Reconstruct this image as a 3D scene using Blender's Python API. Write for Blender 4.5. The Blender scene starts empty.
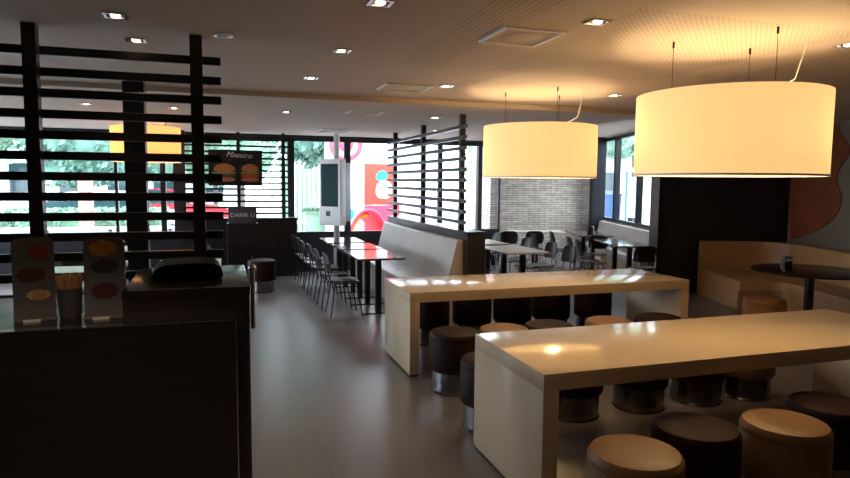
import bpy, bmesh, math, random
from mathutils import Vector, Matrix
random.seed(7)
PI = math.pi
C = bpy.context.scene.collection
sc = bpy.context.scene

# ---------------------------------------------------------------- camera frame (also the axes of the rotated wing)
YAW, PITCH, ROLL, FPX = .3144, .0892, .0087, 630.46
EYE = 1.712
fv = Vector((math.sin(YAW)*math.cos(PITCH), math.cos(YAW)*math.cos(PITCH), -math.sin(PITCH)))
rv = Vector((math.cos(YAW), -math.sin(YAW), 0))
uv = rv.cross(fv)
r2 = rv*math.cos(ROLL)+uv*math.sin(ROLL)
u2 = -rv*math.sin(ROLL)+uv*math.cos(ROLL)
cam = bpy.data.cameras.new('camera'); cam.sensor_width = 36; cam.lens = FPX/850*36
cam.clip_start = .05; cam.clip_end = 300
co = bpy.data.objects.new('camera', cam); C.objects.link(co)
co.matrix_world = Matrix(((r2.x, u2.x, -fv.x, 0), (r2.y, u2.y, -fv.y, 0), (r2.z, u2.z, -fv.z, EYE), (0, 0, 0, 1)))
sc.camera = co
WR = -YAW
def W(a, b, z=0):          # wing coordinates: a to the right, b away along the wing's long walls
    return Vector((math.cos(YAW)*a+math.sin(YAW)*b, -math.sin(YAW)*a+math.cos(YAW)*b, z))

# ---------------------------------------------------------------- materials
def lin(c):
    return tuple(((x/255+.055)/1.055)**2.4 if x/255 > .04045 else x/255/12.92 for x in c)
def mat(name, rgb, rough=.5, metal=0, spec=.5, noise=None, bump=None, trans=0):
    m = bpy.data.materials.new(name); m.use_nodes = True
    nt = m.node_tree; b = nt.nodes['Principled BSDF']
    col = lin(rgb)
    b.inputs['Base Color'].default_value = (*col, 1)
    b.inputs['Roughness'].default_value = rough; b.inputs['Metallic'].default_value = metal
    b.inputs['Specular IOR Level'].default_value = spec
    tc = nt.nodes.new('ShaderNodeTexCoord')
    if noise:
        scale, amt = noise[0], noise[1]
        mp = nt.nodes.new('ShaderNodeMapping'); nt.links.new(tc.outputs['Object'], mp.inputs['Vector'])
        if len(noise) > 2: mp.inputs['Scale'].default_value = noise[2]
        n = nt.nodes.new('ShaderNodeTexNoise'); n.inputs['Scale'].default_value = scale; n.inputs['Detail'].default_value = 4
        nt.links.new(mp.outputs[0], n.inputs['Vector'])
        r = nt.nodes.new('ShaderNodeValToRGB')
        r.color_ramp.elements[0].position = .3; r.color_ramp.elements[1].position = .7
        r.color_ramp.elements[0].color = (*[max(0, c*(1-amt)) for c in col], 1)
        r.color_ramp.elements[1].color = (*[min(1, c*(1+amt)) for c in col], 1)
        nt.links.new(n.outputs['Fac'], r.inputs['Fac']); nt.links.new(r.outputs['Color'], b.inputs['Base Color'])
    if bump:
        n2 = nt.nodes.new('ShaderNodeTexNoise'); n2.inputs['Scale'].default_value = bump[0]
        nt.links.new(tc.outputs['Object'], n2.inputs['Vector'])
        bp = nt.nodes.new('ShaderNodeBump'); bp.inputs['Strength'].default_value = bump[1]; bp.inputs['Distance'].default_value = .01
        nt.links.new(n2.outputs['Fac'], bp.inputs['Height']); nt.links.new(bp.outputs['Normal'], b.inputs['Normal'])
    return m
def emit(name, rgb, s):
    m = bpy.data.materials.new(name); m.use_nodes = True; b = m.node_tree.nodes['Principled BSDF']
    b.inputs['Base Color'].default_value = (*lin(rgb), 1)
    b.inputs['Emission Color'].default_value = (*lin(rgb), 1); b.inputs['Emission Strength'].default_value = s
    return m
M = {}
M['quartz'] = mat('polished_quartz', (206, 187, 160), .13, noise=(60, .03))
M['darkwood'] = mat('dark_stained_wood', (38, 30, 28), .38, noise=(3, .35, (1, 1, 30)))
M['slat'] = mat('dark_slat_wood', (30, 26, 27), .32, noise=(4, .2))
M['greyslat'] = mat('side_lit_dark_slat', (66, 60, 64), .3)  # side light on the divider slats put into a lighter grey
M['blacklam'] = mat('black_laminate', (22, 18, 19), .4, noise=(2, .3, (1, 1, 40)))
M['counter_top'] = mat('dark_counter_laminate', (40, 33, 30), .16, noise=(3, .2, (1, 8, 1)))
M['brownleather'] = mat('dark_brown_leather', (40, 22, 19), .6, spec=.15, bump=(90, .2))
M['tanleather'] = mat('tan_leather', (134, 100, 66), .45, bump=(90, .15))
M['taupe'] = mat('taupe_leather', (180, 172, 168), .38, noise=(5, .08), bump=(40, .1))
M['sofa'] = mat('tan_booth_leather', (180, 140, 96), .42, noise=(5, .08))
M['chrome'] = mat('brushed_chrome', (205, 205, 210), .22, 1)
M['dimchrome'] = mat('darker_chrome', (132, 130, 132), .2, 1)  # chrome in a darker even grey, for the stool bases
M['steel'] = mat('dark_steel', (62, 60, 64), .3, .9)
M['black'] = mat('black_plastic', (18, 18, 20), .35)
M['chairshell'] = mat('dark_veneer_shell', (42, 34, 34), .3, noise=(6, .25, (1, 12, 1)))
M['tabledark'] = mat('glossy_dark_tabletop', (92, 80, 78), .1)
M['tablelight'] = mat('light_beige_tabletop', (218, 206, 190), .2)
M['frame'] = mat('dark_window_aluminium', (34, 36, 42), .4, .2)
M['white'] = mat('white_paint', (232, 232, 232), .4)
M['greyplastic'] = mat('grey_plastic', (168, 172, 180), .35)
M['wallpaint'] = mat('greige_wall_paint', (118, 106, 92), .7, noise=(2, .04))
M['rust'] = mat('rust_mural_paint', (128, 62, 28), .6, noise=(3, .12))
M['leaf'] = mat('green_leaves', (112, 148, 120), .6, noise=(2, .35))
M['leafdark'] = mat('deep_green_leaves', (84, 122, 104), .6, noise=(2, .35))
M['bark'] = mat('tree_bark', (98, 88, 78), .8, noise=(12, .3))
M['asphalt'] = mat('pale_paving', (190, 192, 194), .8, noise=(.6, .08))
M['grass'] = mat('lawn_green', (118, 150, 100), .8, noise=(8, .2))
M['facade'] = mat('pale_facade', (206, 210, 214), .7, noise=(1, .05))
M['glassdark'] = mat('dark_window_glass', (40, 62, 66), .1)
M['teal'] = mat('teal_shutter_paint', (38, 92, 98), .5)
M['red'] = mat('red_play_plastic', (226, 40, 66), .35)
M['pink'] = mat('pink_panel_paint', (196, 62, 88), .5)
M['orange'] = mat('orange_panel_paint', (206, 62, 44), .5)
M['yellow'] = mat('yellow_play_plastic', (250, 178, 30), .35)
M['cyan'] = mat('turquoise_paint', (40, 150, 165), .5)
M['carwhite'] = mat('white_car_paint', (225, 228, 232), .2)
M['carred'] = mat('red_car_paint', (170, 40, 48), .2)
M['carblue'] = mat('blue_car_paint', (60, 84, 130), .2)
M['tyre'] = mat('tyre_rubber', (24, 24, 26), .8)
M['brick'] = mat('reddish_brick_pier', (176, 120, 112), .8, noise=(14, .2))
M['cork'] = mat('wooden_stirrers', (214, 168, 112), .7, noise=(70, .35, (1, 1, .2)))
M['acrylic'] = mat('smoky_acrylic', (118, 116, 118), .18)
M['cup'] = mat('dark_grey_plastic_cup', (88, 84, 90), .35)
M['bun'] = mat('burger_bun', (160, 96, 50), .6, noise=(30, .2))
M['patty'] = mat('grilled_patty', (92, 52, 36), .7, noise=(60, .3))
M['lettuce'] = mat('lettuce_green', (104, 120, 52), .6, noise=(40, .3))
M['tomato'] = mat('tomato_red', (170, 52, 38), .5)
M['pastry'] = mat('golden_pastry', (206, 134, 66), .6, noise=(25, .25))
M['plum'] = mat('dark_plum_berry', (86, 40, 52), .5)
M['signgrey'] = mat('dark_grey_sign', (62, 62, 66), .5)
M['letter'] = mat('pale_grey_letters', (196, 196, 198), .5)
M['screen'] = mat('dark_teal_display', (16, 58, 62), .6, spec=.15)
M['bulb'] = emit('warm_bulb', (255, 226, 180), 7)
M['spotdark'] = mat('dark_spot_recess', (34, 28, 24), .4)
M['bench_wood'] = mat('light_wood_panel', (176, 148, 114), .5, noise=(4, .1, (1, 1, 12)))
M['stonebase'] = mat('x', (0, 0, 0))

def stone_mat():
    m = bpy.data.materials.new('pale_stacked_stone'); m.use_nodes = True; nt = m.node_tree; b = nt.nodes['Principled BSDF']
    tc = nt.nodes.new('ShaderNodeTexCoord')
    sx = nt.nodes.new('ShaderNodeSeparateXYZ'); nt.links.new(tc.outputs['Object'], sx.inputs[0])
    ad = nt.nodes.new('ShaderNodeMath'); ad.operation = 'ADD'
    nt.links.new(sx.outputs['X'], ad.inputs[0]); nt.links.new(sx.outputs['Y'], ad.inputs[1])
    cb = nt.nodes.new('ShaderNodeCombineXYZ'); nt.links.new(ad.outputs[0], cb.inputs['X']); nt.links.new(sx.outputs['Z'], cb.inputs['Y'])
    br = nt.nodes.new('ShaderNodeTexBrick'); nt.links.new(cb.outputs[0], br.inputs['Vector'])
    br.inputs['Scale'].default_value = 1; br.inputs['Brick Width'].default_value = .27; br.inputs['Row Height'].default_value = .05
    br.inputs['Mortar Size'].default_value = .006; br.inputs['Mortar Smooth'].default_value = .3
    br.inputs['Color1'].default_value = (*lin((224, 212, 196)), 1); br.inputs['Color2'].default_value = (*lin((190, 178, 164)), 1)
    br.inputs['Mortar'].default_value = (*lin((124, 114, 104)), 1)
    n = nt.nodes.new('ShaderNodeTexNoise'); n.inputs['Scale'].default_value = 9; nt.links.new(tc.outputs['Object'], n.inputs['Vector'])
    mx = nt.nodes.new('ShaderNodeMix'); mx.data_type = 'RGBA'; mx.blend_type = 'MULTIPLY'; mx.inputs[0].default_value = .5
    nt.links.new(br.outputs['Color'], mx.inputs[6]); nt.links.new(n.outputs['Fac'], mx.inputs[7])
    nt.links.new(mx.outputs[2], b.inputs['Base Color'])
    bp = nt.nodes.new('ShaderNodeBump'); bp.inputs['Strength'].default_value = .8; bp.inputs['Distance'].default_value = .02
    m2 = nt.nodes.new('ShaderNodeMath'); m2.operation = 'SUBTRACT'; nt.links.new(n.outputs['Fac'], m2.inputs[0]); nt.links.new(br.outputs['Fac'], m2.inputs[1])
    nt.links.new(m2.outputs[0], bp.inputs['Height']); nt.links.new(bp.outputs['Normal'], b.inputs['Normal'])
    b.inputs['Roughness'].default_value = .75
    return m
M['stone'] = stone_mat()

def floor_mat():
    m = bpy.data.materials.new('grey_brown_floor_tiles'); m.use_nodes = True; nt = m.node_tree; b = nt.nodes['Principled BSDF']
    tc = nt.nodes.new('ShaderNodeTexCoord'); mp = nt.nodes.new('ShaderNodeMapping'); mp.vector_type = 'POINT'
    mp.inputs['Location'].default_value = (-.59, -3.84+.9, 0)
    nt.links.new(tc.outputs['Object'], mp.inputs[0])
    br = nt.nodes.new('ShaderNodeTexBrick'); nt.links.new(mp.outputs[0], br.inputs['Vector'])
    br.offset = 0; br.inputs['Scale'].default_value = 1; br.inputs['Brick Width'].default_value = 1.2; br.inputs['Row Height'].default_value = 1.2
    br.inputs['Mortar Size'].default_value = .0025; br.inputs['Mortar Smooth'].default_value = .1
    br.inputs['Color1'].default_value = (*lin((108, 101, 100)), 1); br.inputs['Color2'].default_value = (*lin((113, 105, 104)), 1)
    br.inputs['Mortar'].default_value = (*lin((82, 76, 75)), 1)
    n = nt.nodes.new('ShaderNodeTexNoise'); n.inputs['Scale'].default_value = 5; n.inputs['Detail'].default_value = 6
    nt.links.new(tc.outputs['Object'], n.inputs['Vector'])
    mx = nt.nodes.new('ShaderNodeMix'); mx.data_type = 'RGBA'; mx.blend_type = 'MULTIPLY'; mx.inputs[0].default_value = .1
    nt.links.new(br.outputs['Color'], mx.inputs[6]); nt.links.new(n.outputs['Fac'], mx.inputs[7])
    nt.links.new(mx.outputs[2], b.inputs['Base Color']); b.inputs['Roughness'].default_value = .3
    r = nt.nodes.new('ShaderNodeMapRange'); r.inputs['To Min'].default_value = .29; r.inputs['To Max'].default_value = .33
    nt.links.new(n.outputs['Fac'], r.inputs['Value']); nt.links.new(r.outputs[0], b.inputs['Roughness'])
    b.inputs['Specular IOR Level'].default_value = .95
    return m
M['floor'] = floor_mat()

def ceil_mat(name, perf):
    m = bpy.data.materials.new(name); m.use_nodes = True; nt = m.node_tree; b = nt.nodes['Principled BSDF']
    base = lin((204, 188, 170)); b.inputs['Base Color'].default_value = (*base, 1); b.inputs['Roughness'].default_value = .8
    if perf:
        tc = nt.nodes.new('ShaderNodeTexCoord'); sx = nt.nodes.new('ShaderNodeSeparateXYZ'); nt.links.new(tc.outputs['Object'], sx.inputs[0])
        def mth(op, a, bb=None):
            n = nt.nodes.new('ShaderNodeMath'); n.operation = op
            for i, v in enumerate((a, bb)):
                if v is None: continue
                if isinstance(v, (int, float)): n.inputs[i].default_value = v
                else: nt.links.new(v, n.inputs[i])
            return n.outputs[0]
        def cell(o, s): return mth('SUBTRACT', mth('FRACT', mth('MULTIPLY', o, s)), .5)
        cx, cy = cell(sx.outputs['X'], 26), cell(sx.outputs['Y'], 26)
        d = mth('ADD', mth('MULTIPLY', cx, cx), mth('MULTIPLY', cy, cy))
        hole = mth('LESS_THAN', d, .07)
        # perforated fields separated by plain bands
        bx = mth('GREATER_THAN', mth('FRACT', mth('MULTIPLY', mth('ADD', sx.outputs['X'], .35), .5)), .22)
        by = mth('GREATER_THAN', mth('FRACT', mth('MULTIPLY', sx.outputs['Y'], .42)), .2)
        right = mth('GREATER_THAN', sx.outputs['X'], 1.3)
        k = mth('MULTIPLY', mth('MULTIPLY', hole, bx), mth('MULTIPLY', by, right))
        mx = nt.nodes.new('ShaderNodeMix'); mx.data_type = 'RGBA'; nt.links.new(k, mx.inputs[0])
        mx.inputs[6].default_value = (*base, 1); mx.inputs[7].default_value = (*[c*.55 for c in base], 1)
        nt.links.new(mx.outputs[2], b.inputs['Base Color'])
    return m
M['ceiling'] = ceil_mat('perforated_ceiling_board', True)
M['ceilplain'] = ceil_mat('plain_ceiling_board', False)

def glass_mat():
    m = bpy.data.materials.new('clear_window_glass'); m.use_nodes = True; nt = m.node_tree; nt.nodes.clear()
    o = nt.nodes.new('ShaderNodeOutputMaterial'); t = nt.nodes.new('ShaderNodeBsdfTransparent'); t.inputs[0].default_value = (.95, .96, .97, 1)
    g = nt.nodes.new('ShaderNodeBsdfGlossy'); g.inputs['Roughness'].default_value = .02
    lw = nt.nodes.new('ShaderNodeLayerWeight'); p5 = nt.nodes.new('ShaderNodeMath'); p5.operation = 'POWER'; p5.inputs[1].default_value = 5
    nt.links.new(lw.outputs['Facing'], p5.inputs[0]); lw.inputs[0].default_value = .5
    f = nt.nodes.new('ShaderNodeMath'); f.operation = 'MULTIPLY_ADD'; f.inputs[1].default_value = .6; f.inputs[2].default_value = .03; nt.links.new(p5.outputs[0], f.inputs[0])
    x = nt.nodes.new('ShaderNodeMixShader'); nt.links.new(f.outputs[0], x.inputs[0]); nt.links.new(t.outputs[0], x.inputs[1]); nt.links.new(g.outputs[0], x.inputs[2])
    nt.links.new(x.outputs[0], o.inputs[0]); return m
M['glass'] = glass_mat()

def shade_mat(name, col, tr, em):
    m = bpy.data.materials.new(name); m.use_nodes = True; nt = m.node_tree; nt.nodes.clear()
    o = nt.nodes.new('ShaderNodeOutputMaterial'); t = nt.nodes.new('ShaderNodeBsdfTranslucent'); d = nt.nodes.new('ShaderNodeBsdfDiffuse')
    t.inputs[0].default_value = (*col, 1); d.inputs[0].default_value = (*col, 1)
    x = nt.nodes.new('ShaderNodeMixShader'); x.inputs[0].default_value = tr
    nt.links.new(d.outputs[0], x.inputs[1]); nt.links.new(t.outputs[0], x.inputs[2])
    e = nt.nodes.new('ShaderNodeEmission'); e.inputs[0].default_value = (*lin((255, 210, 156)), 1); e.inputs[1].default_value = em
    a = nt.nodes.new('ShaderNodeAddShader'); nt.links.new(x.outputs[0], a.inputs[0]); nt.links.new(e.outputs[0], a.inputs[1])
    nt.links.new(a.outputs[0], o.inputs[0]); return m
M['shade'] = shade_mat('cream_lamp_fabric', lin((236, 222, 190)), .36, .19)
M['shade_far'] = shade_mat('amber_lamp_fabric', lin((250, 205, 120)), .5, .22)

# ---------------------------------------------------------------- mesh builder
class MB:
    def __init__(s): s.bm = bmesh.new()
    def _add(s, verts, faces, smooth=False):
        vs = [s.bm.verts.new(v) for v in verts]
        for f in faces:
            try:
                fc = s.bm.faces.new([vs[i] for i in f]); fc.smooth = smooth
            except ValueError: pass
        return vs
    def box(s, x0, x1, y0, y1, z0, z1, bev=0, rot=None, seg=2):
        b = bmesh.new()
        r = bmesh.ops.create_cube(b, size=1)
        for v in b.verts: v.co = Vector(((x0+x1)/2+v.co.x*(x1-x0), (y0+y1)/2+v.co.y*(y1-y0), (z0+z1)/2+v.co.z*(z1-z0)))
        if bev: bmesh.ops.bevel(b, geom=b.edges[:], offset=bev, segments=seg, profile=.6, affect='EDGES')
        if rot: bmesh.ops.transform(b, matrix=rot, verts=b.verts)
        s.merge(b); return s
    def merge(s, b, smooth=None):
        me = bpy.data.meshes.new('tmp'); b.to_mesh(me); b.free(); s.bm.from_mesh(me); bpy.data.meshes.remove(me)
    def lathe(s, prof, cx=0, cy=0, n=40, smooth=True, close=True):
        vs, fs = [], []
        for r, z in prof:
            for k in range(n): vs.append((cx+r*math.cos(2*PI*k/n), cy+r*math.sin(2*PI*k/n), z))
        for i in range(len(prof)-1):
            for k in range(n): fs.append((i*n+k, i*n+(k+1) % n, (i+1)*n+(k+1) % n, (i+1)*n+k))
        if close:
            fs.append(tuple(range(n))[::-1]); fs.append(tuple((len(prof)-1)*n+k for k in range(n)))
        s._add(vs, fs, smooth); return s
    def cyl(s, p0, p1, r, n=16, r1=None):
        p0, p1 = Vector(p0), Vector(p1); s.tube([p0, p1], r, n, r1); return s
    def tube(s, pts, r, n=10, r1=None):
        pts = [Vector(p) for p in pts]; vs, fs = [], []; ref = None
        for i, p in enumerate(pts):
            a = pts[max(i-1, 0)]; b = pts[min(i+1, len(pts)-1)]; d = (b-a).normalized()
            if ref is None: ref = Vector((0, 0, 1)) if abs(d.z) < .9 else Vector((1, 0, 0))
            e1 = d.cross(ref).normalized(); e2 = d.cross(e1); ref = e1.cross(d)
            rr = r if r1 is None else r+(r1-r)*i/(len(pts)-1)
            for k in range(n): vs.append(p+rr*(e1*math.cos(2*PI*k/n)+e2*math.sin(2*PI*k/n)))
        for i in range(len(pts)-1):
            for k in range(n): fs.append((i*n+k, i*n+(k+1) % n, (i+1)*n+(k+1) % n, (i+1)*n+k))
        fs.append(tuple(range(n))); fs.append(tuple((len(pts)-1)*n+k for k in range(n)))
        s._add(vs, fs, True); return s
    def prism(s, poly, y0, y1, axis='y'):      # polygon in x,z extruded along y (or in x,y along z)
        n = len(poly)
        f = (lambda p, t: (p[0], t, p[1])) if axis == 'y' else ((lambda p, t: (p[0], p[1], t)) if axis == 'z' else (lambda p, t: (t, p[0], p[1])))
        vs = [f(p, y0) for p in poly]+[f(p, y1) for p in poly]
        s._add(vs, [tuple(range(n)), tuple(range(2*n-1, n-1, -1))]+[(i, n+i, n+(i+1) % n, (i+1) % n) for i in range(n)]); return s
    def sweep(s, path, prof, smooth=True):     # path: [(x,y,nx,ny)], prof: closed [(offset,z)]
        n = len(prof); vs, fs = [], []
        for x, y, nx, ny in path:
            for o, z in prof: vs.append((x+nx*o, y+ny*o, z))
        for i in range(len(path)-1):
            for k in range(n): fs.append((i*n+k, i*n+(k+1) % n, (i+1)*n+(k+1) % n, (i+1)*n+k))
        fs.append(tuple(range(n))); fs.append(tuple((len(path)-1)*n+k for k in range(n))[::-1])
        s._add(vs, fs, smooth); return s
    def grid(s, nx, ny, fn, th, dirn=(0, 0, 1)):   # thick curved sheet
        d = Vector(dirn)*th; vs = []
        for j in range(ny+1):
            for i in range(nx+1): vs.append(Vector(fn(i/nx, j/ny)))
        N = len(vs); vs += [v+d for v in vs]; fs = []
        w = nx+1
        for j in range(ny):
            for i in range(nx):
                a = j*w+i; fs.append((a, a+w, a+w+1, a+1)); fs.append((N+a, N+a+1, N+a+w+1, N+a+w))
        for i in range(nx):
            a = i; fs.append((a, a+1, N+a+1, N+a)); a = ny*w+i; fs.append((a, N+a, N+a+1, a+1))
        for j in range(ny):
            a = j*w; fs.append((a, N+a, N+a+w, a+w)); a = j*w+nx; fs.append((a, a+w, N+a+w, N+a))
        s._add(vs, fs, True); return s
    def xf(s, mtx): bmesh.ops.transform(s.bm, matrix=mtx, verts=s.bm.verts); return s
    def build(s, name, m, parent=None, loc=None, rz=0):
        bmesh.ops.recalc_face_normals(s.bm, faces=s.bm.faces)
        me = bpy.data.meshes.new(name); s.bm.to_mesh(me); s.bm.free()
        me.materials.append(M[m] if isinstance(m, str) else m)
        o = bpy.data.objects.new(name, me); C.objects.link(o)
        if parent: o.parent = parent
        if loc is not None: o.location = loc
        o.rotation_euler.z = rz
        try: me.set_sharp_from_angle(angle=math.radians(35))
        except Exception: pass
        return o
def tag(o, label=None, cat=None, group=None, kind=None):
    if label: o['label'] = label
    if cat: o['category'] = cat
    if group: o['group'] = group
    if kind: o['kind'] = kind
    return o
def thing(name, label, cat, loc=(0, 0, 0), rz=0, group=None):
    o = bpy.data.objects.new(name, None); C.objects.link(o); o.empty_display_size = .1
    o.location = loc; o.rotation_euler.z = rz; return tag(o, label, cat, group)
def struct(name, mb, m, label=None, loc=None, rz=0, parent=None):
    o = mb.build(name, m, parent, loc, rz)
    if parent is None: tag(o, label, name.split('_')[0], None, 'structure')
    return o
def dup(root, loc, rz, label, group=None):
    r = root.copy(); C.objects.link(r); r.location = loc; r.rotation_euler.z = rz; r['label'] = label
    if group: r['group'] = group
    for ch in list(root.children):
        c = ch.copy(); C.objects.link(c); c.parent = r
        for g in ch.children:
            d = g.copy(); C.objects.link(d); d.parent = c
    return r
def text_mesh(name, body, size, m, parent, mtx, ext=.002, shear=0):
    cu = bpy.data.curves.new(name, 'FONT'); cu.body = body; cu.size = size; cu.extrude = ext; cu.shear = shear
    cu.align_x = 'CENTER'; cu.align_y = 'CENTER'; cu.resolution_u = 3
    t = bpy.data.objects.new(name+'_tmp', cu); C.objects.link(t)
    dg = bpy.context.evaluated_depsgraph_get(); dg.update()
    me = bpy.data.meshes.new_from_object(t.evaluated_get(dg)); bpy.data.objects.remove(t)
    me.name = name; me.materials.clear(); me.materials.append(M[m]); me.transform(mtx)
    o = bpy.data.objects.new(name, me); C.objects.link(o); o.parent = parent; return o

# ---------------------------------------------------------------- room shell
HN, HF, HW = 2.62, 2.57, 2.74
YS, YF = 6.7, 12.1
WA = 4.05                                            # window wall of the wing
XL = -6.0
struct('floor', MB().box(-6.2, 12.5, -3.2, 13.6, -.12, 0), 'floor', 'large grey brown glossy floor tiles')
struct('ceiling', MB().box(-6.2, 12.5, -3.2, YS, HN, HN+.2), 'ceiling', 'beige perforated ceiling over the bar tables')
struct('ceiling_far', MB().box(-6.2, 5.2, YS, YF+.25, HF, HN+.2), 'ceilplain', 'lower plain ceiling along the far glass wall').name = 'ceiling_back'
struct('ceiling_right', MB().prism([(5.2, YS), (9.9, YS), tuple(W(5.95, 10.4))[:2], tuple(W(4.2, 10.4))[:2], tuple(W(4.2, 14.75))[:2], (5.2, 12.9)], HW, HW+.2, 'z'), 'ceilplain', 'ceiling over the stone wall corner')
struct('wall_left', MB().box(XL-.1, XL+.1, -3.2, YF+.2, -.1, .70).box(XL-.1, XL+.1, -3.2, 5.2, .70, 2.9).box(XL-.1, XL+.1, 5.2, YF+.2, HF-.035, 2.9), 'wallpaint', 'left wall below the added side windows')
struct('wall_back', MB().box(XL-.2, 12.5, -3.4, -3.2, -.1, 2.9), 'wallpaint', 'plain wall behind the viewer')

def window(idx, x0, x1, y, z0, z1, label, mull=(), fw=.045, loc=None, rz=0, trans=None):
    t = thing('window_%d' % idx, label, 'window', loc or (0, 0, 0), rz); t['kind'] = 'structure'
    f = MB()
    f.box(x0, x1, y-.05, y+.05, z1-.07, z1).box(x0, x1, y-.05, y+.05, z0, z0+.06)
    f.box(x0, x0+fw, y-.05, y+.05, z0+.06, z1-.07).box(x1-fw, x1, y-.05, y+.05, z0+.06, z1-.07)
    f.build('window_frame', 'frame', t)
    for mx, mw in mull: MB().box(mx-mw/2, mx+mw/2, y-.06, y+.06, z0+.06, z1-.07).build('mullion', 'frame', t)
    MB().box(x0+fw, x1-fw, y-.006, y+.006, z0+.06, z1-.07).build('pane', 'glass', t)
    return t
SZ = .70
struct('wall_far', MB().box(XL, 5.56, YF-.06, YF+.12, -.1, SZ), 'frame', 'dark low wall under the far windows')
struct('trim_1', MB().box(XL, 5.56, YF-.10, YF+.1, HF-.035, HF), 'frame', 'dark header over the far windows')
window(1, XL, -2.86, YF, SZ, HF-.035, 'far window on the left of the slatted screen')
window(2, -2.86, -.95, YF, SZ, HF-.035, 'far window behind the slatted screen', mull=((-1.70, .05),))
window(3, -.95, 1.26, YF, SZ, HF-.035, 'far window behind the burger poster', mull=((-.70, .16),))
window(4, 1.26, 2.36, YF, SZ, HF-.035, 'far window behind the kiosk', fw=.075)
window(5, 2.36, 4.24, YF, SZ, HF-.035, 'far window facing the playground', mull=())
window(6, 4.24, 5.56, YF, SZ, HF-.035, 'far window next to the stone wall', mull=((5.10, .09),))
struct('wall_stone', MB().box(5.56, 8.34, 12.55, 12.8, -.1, 2.85).box(5.56, 5.8, 12.8, 13.6, -.1, 2.85), 'stone', 'pale stacked stone wall at the far end')
for i, (a, b) in enumerate(((5.2, 8.6), (8.6, 12.0))):  # unseen side windows, added to bring cool daylight into the room
    window(8+i, a, b, 0, SZ, HF-.035, ('nearer', 'farther')[i]+' unseen window added in the left side wall for daylight', mull=(((a+b)/2, .06),), loc=(XL, 0, 0), rz=PI/2)
# wing window wall, built in wing axes
t = window(7, 0, 4.4, 0, .92, HW-.02, 'right window above the long bench', mull=((.55, .05), (1.62, .05), (3.05, .09)), loc=W(WA, 10.35), rz=PI/2-YAW)
struct('wall_right', MB().box(0, 4.9, -.07, .1, -.1, .92), 'wallpaint', 'low wall under the right window', loc=W(WA, 10.35), rz=PI/2-YAW)
struct('trim_2', MB().box(-.14, .14, -.14, .14, 0, HW), 'frame', 'dark corner post between stone wall and right window', loc=W(3.86, 14.2), rz=-YAW)
struct('wall_mural', MB().box(5.75, 5.95, -1.5, 10.4, -.1, 2.85), 'wallpaint', 'greige wall behind the curved booth', rz=-YAW)
ob = thing('wall_dark', 'dark wood panelled partition beside the booth', 'wall', (0, 0, 0), -YAW); ob['kind'] = 'structure'
MB().box(3.70, 5.75, 10.0, 10.38, 0, 2.74).build('panel', 'blacklam', ob)
MB().box(3.775, 3.80, 9.988, 10.0, 0, 2.6).build('trim_strip', 'steel', ob)
MB().box(5.60, 5.75, 9.975, 10.0, 0, 2.6).build('edge_panel', 'blacklam', ob)
# mural blob on the wall
def blob(pts, sub=3):
    for _ in range(sub):
        q = []
        for i in range(len(pts)):
            a, b = pts[i], pts[(i+1) % len(pts)]
            q += [(a[0]*.75+b[0]*.25, a[1]*.75+b[1]*.25), (a[0]*.25+b[0]*.75, a[1]*.25+b[1]*.75)]
        pts = q
    return pts
mu = MB().prism(blob([(9.96, .86), (9.6, .93), (9.05, 1.12), (8.8, 1.3), (8.68, 1.55), (8.86, 1.78), (8.82, 1.95), (8.55, 2.2), (8.9, 2.5), (8.8, 2.6), (9.96, 2.6)], 1), 5.738, 5.749, 'x').build('wall_mural_shape', 'rust', None, None, -YAW)
tag(mu, 'rust brown painted shape on the greige wall right of the dark partition', 'mural'); mu.name = 'mural'

# ---------------------------------------------------------------- ceiling fittings
spots = [(.79, 3.19, 'nearest ceiling spotlight above the aisle'), (.82, 4.42, 'second ceiling spotlight above the aisle, beyond the brightest one'),
         (.78, 5.65, 'third ceiling spotlight above the aisle'), (.80, 8.02, 'small ceiling spotlight on the lower ceiling above the aisle'),
         (-.53, 3.93, 'ceiling spotlight above the counter end, nearer of the pair'), (-.50, 4.56, 'ceiling spotlight just behind the slatted screen, farther of the pair'),
         (2.03, 3.15, 'ceiling spotlight beside the square ceiling vent'), (3.85, 3.10, 'ceiling spotlight at the right edge of the photo'),
         (2.04, 5.66, 'ceiling spotlight between the two bar tables near the ceiling step'), (3.85, 5.62, 'ceiling spotlight between the two big drum lamps'),
         (.80, 1.9, 'unseen ceiling spotlight added over the aisle beside the viewer'), (-.6, 1.7, 'unseen ceiling spotlight added to brighten the front of the counter'),  # two unseen spots added to brighten the things on the counter
         (2.72, 7.95, 'ceiling spotlight beyond the ceiling step near the slatted divider'), (3.4, 9.9, 'far ceiling spotlight behind the slatted divider'),
         (-1.42, 8.05, 'ceiling spotlight seen through the left slats'), (-.5, 8.1, 'ceiling spotlight seen between the dark column and right post')]
def make_spot():
    t = thing('ceiling_spotlight', 'x', 'spotlight', (0, 0, 0), 0, 'square recessed ceiling spotlights'); t.scale = (.72, .72, .9)
    f = MB()
    for a in ((-.085, .085, -.085, -.062), (-.085, .085, .062, .085), (-.085, -.062, -.062, .062), (.062, .085, -.062, .062)): f.box(*a, -.010, 0)
    f.build('frame', 'chrome', t)
    MB().box(-.062, .062, -.062, .062, -.003, 0).build('recess', 'spotdark', t)
    MB().lathe([(.001, -.014), (.030, -.013), (.036, -.004), (.036, -.003)], n=20).build('bulb', 'bulb', t)
    return t
sp0 = make_spot()
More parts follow.
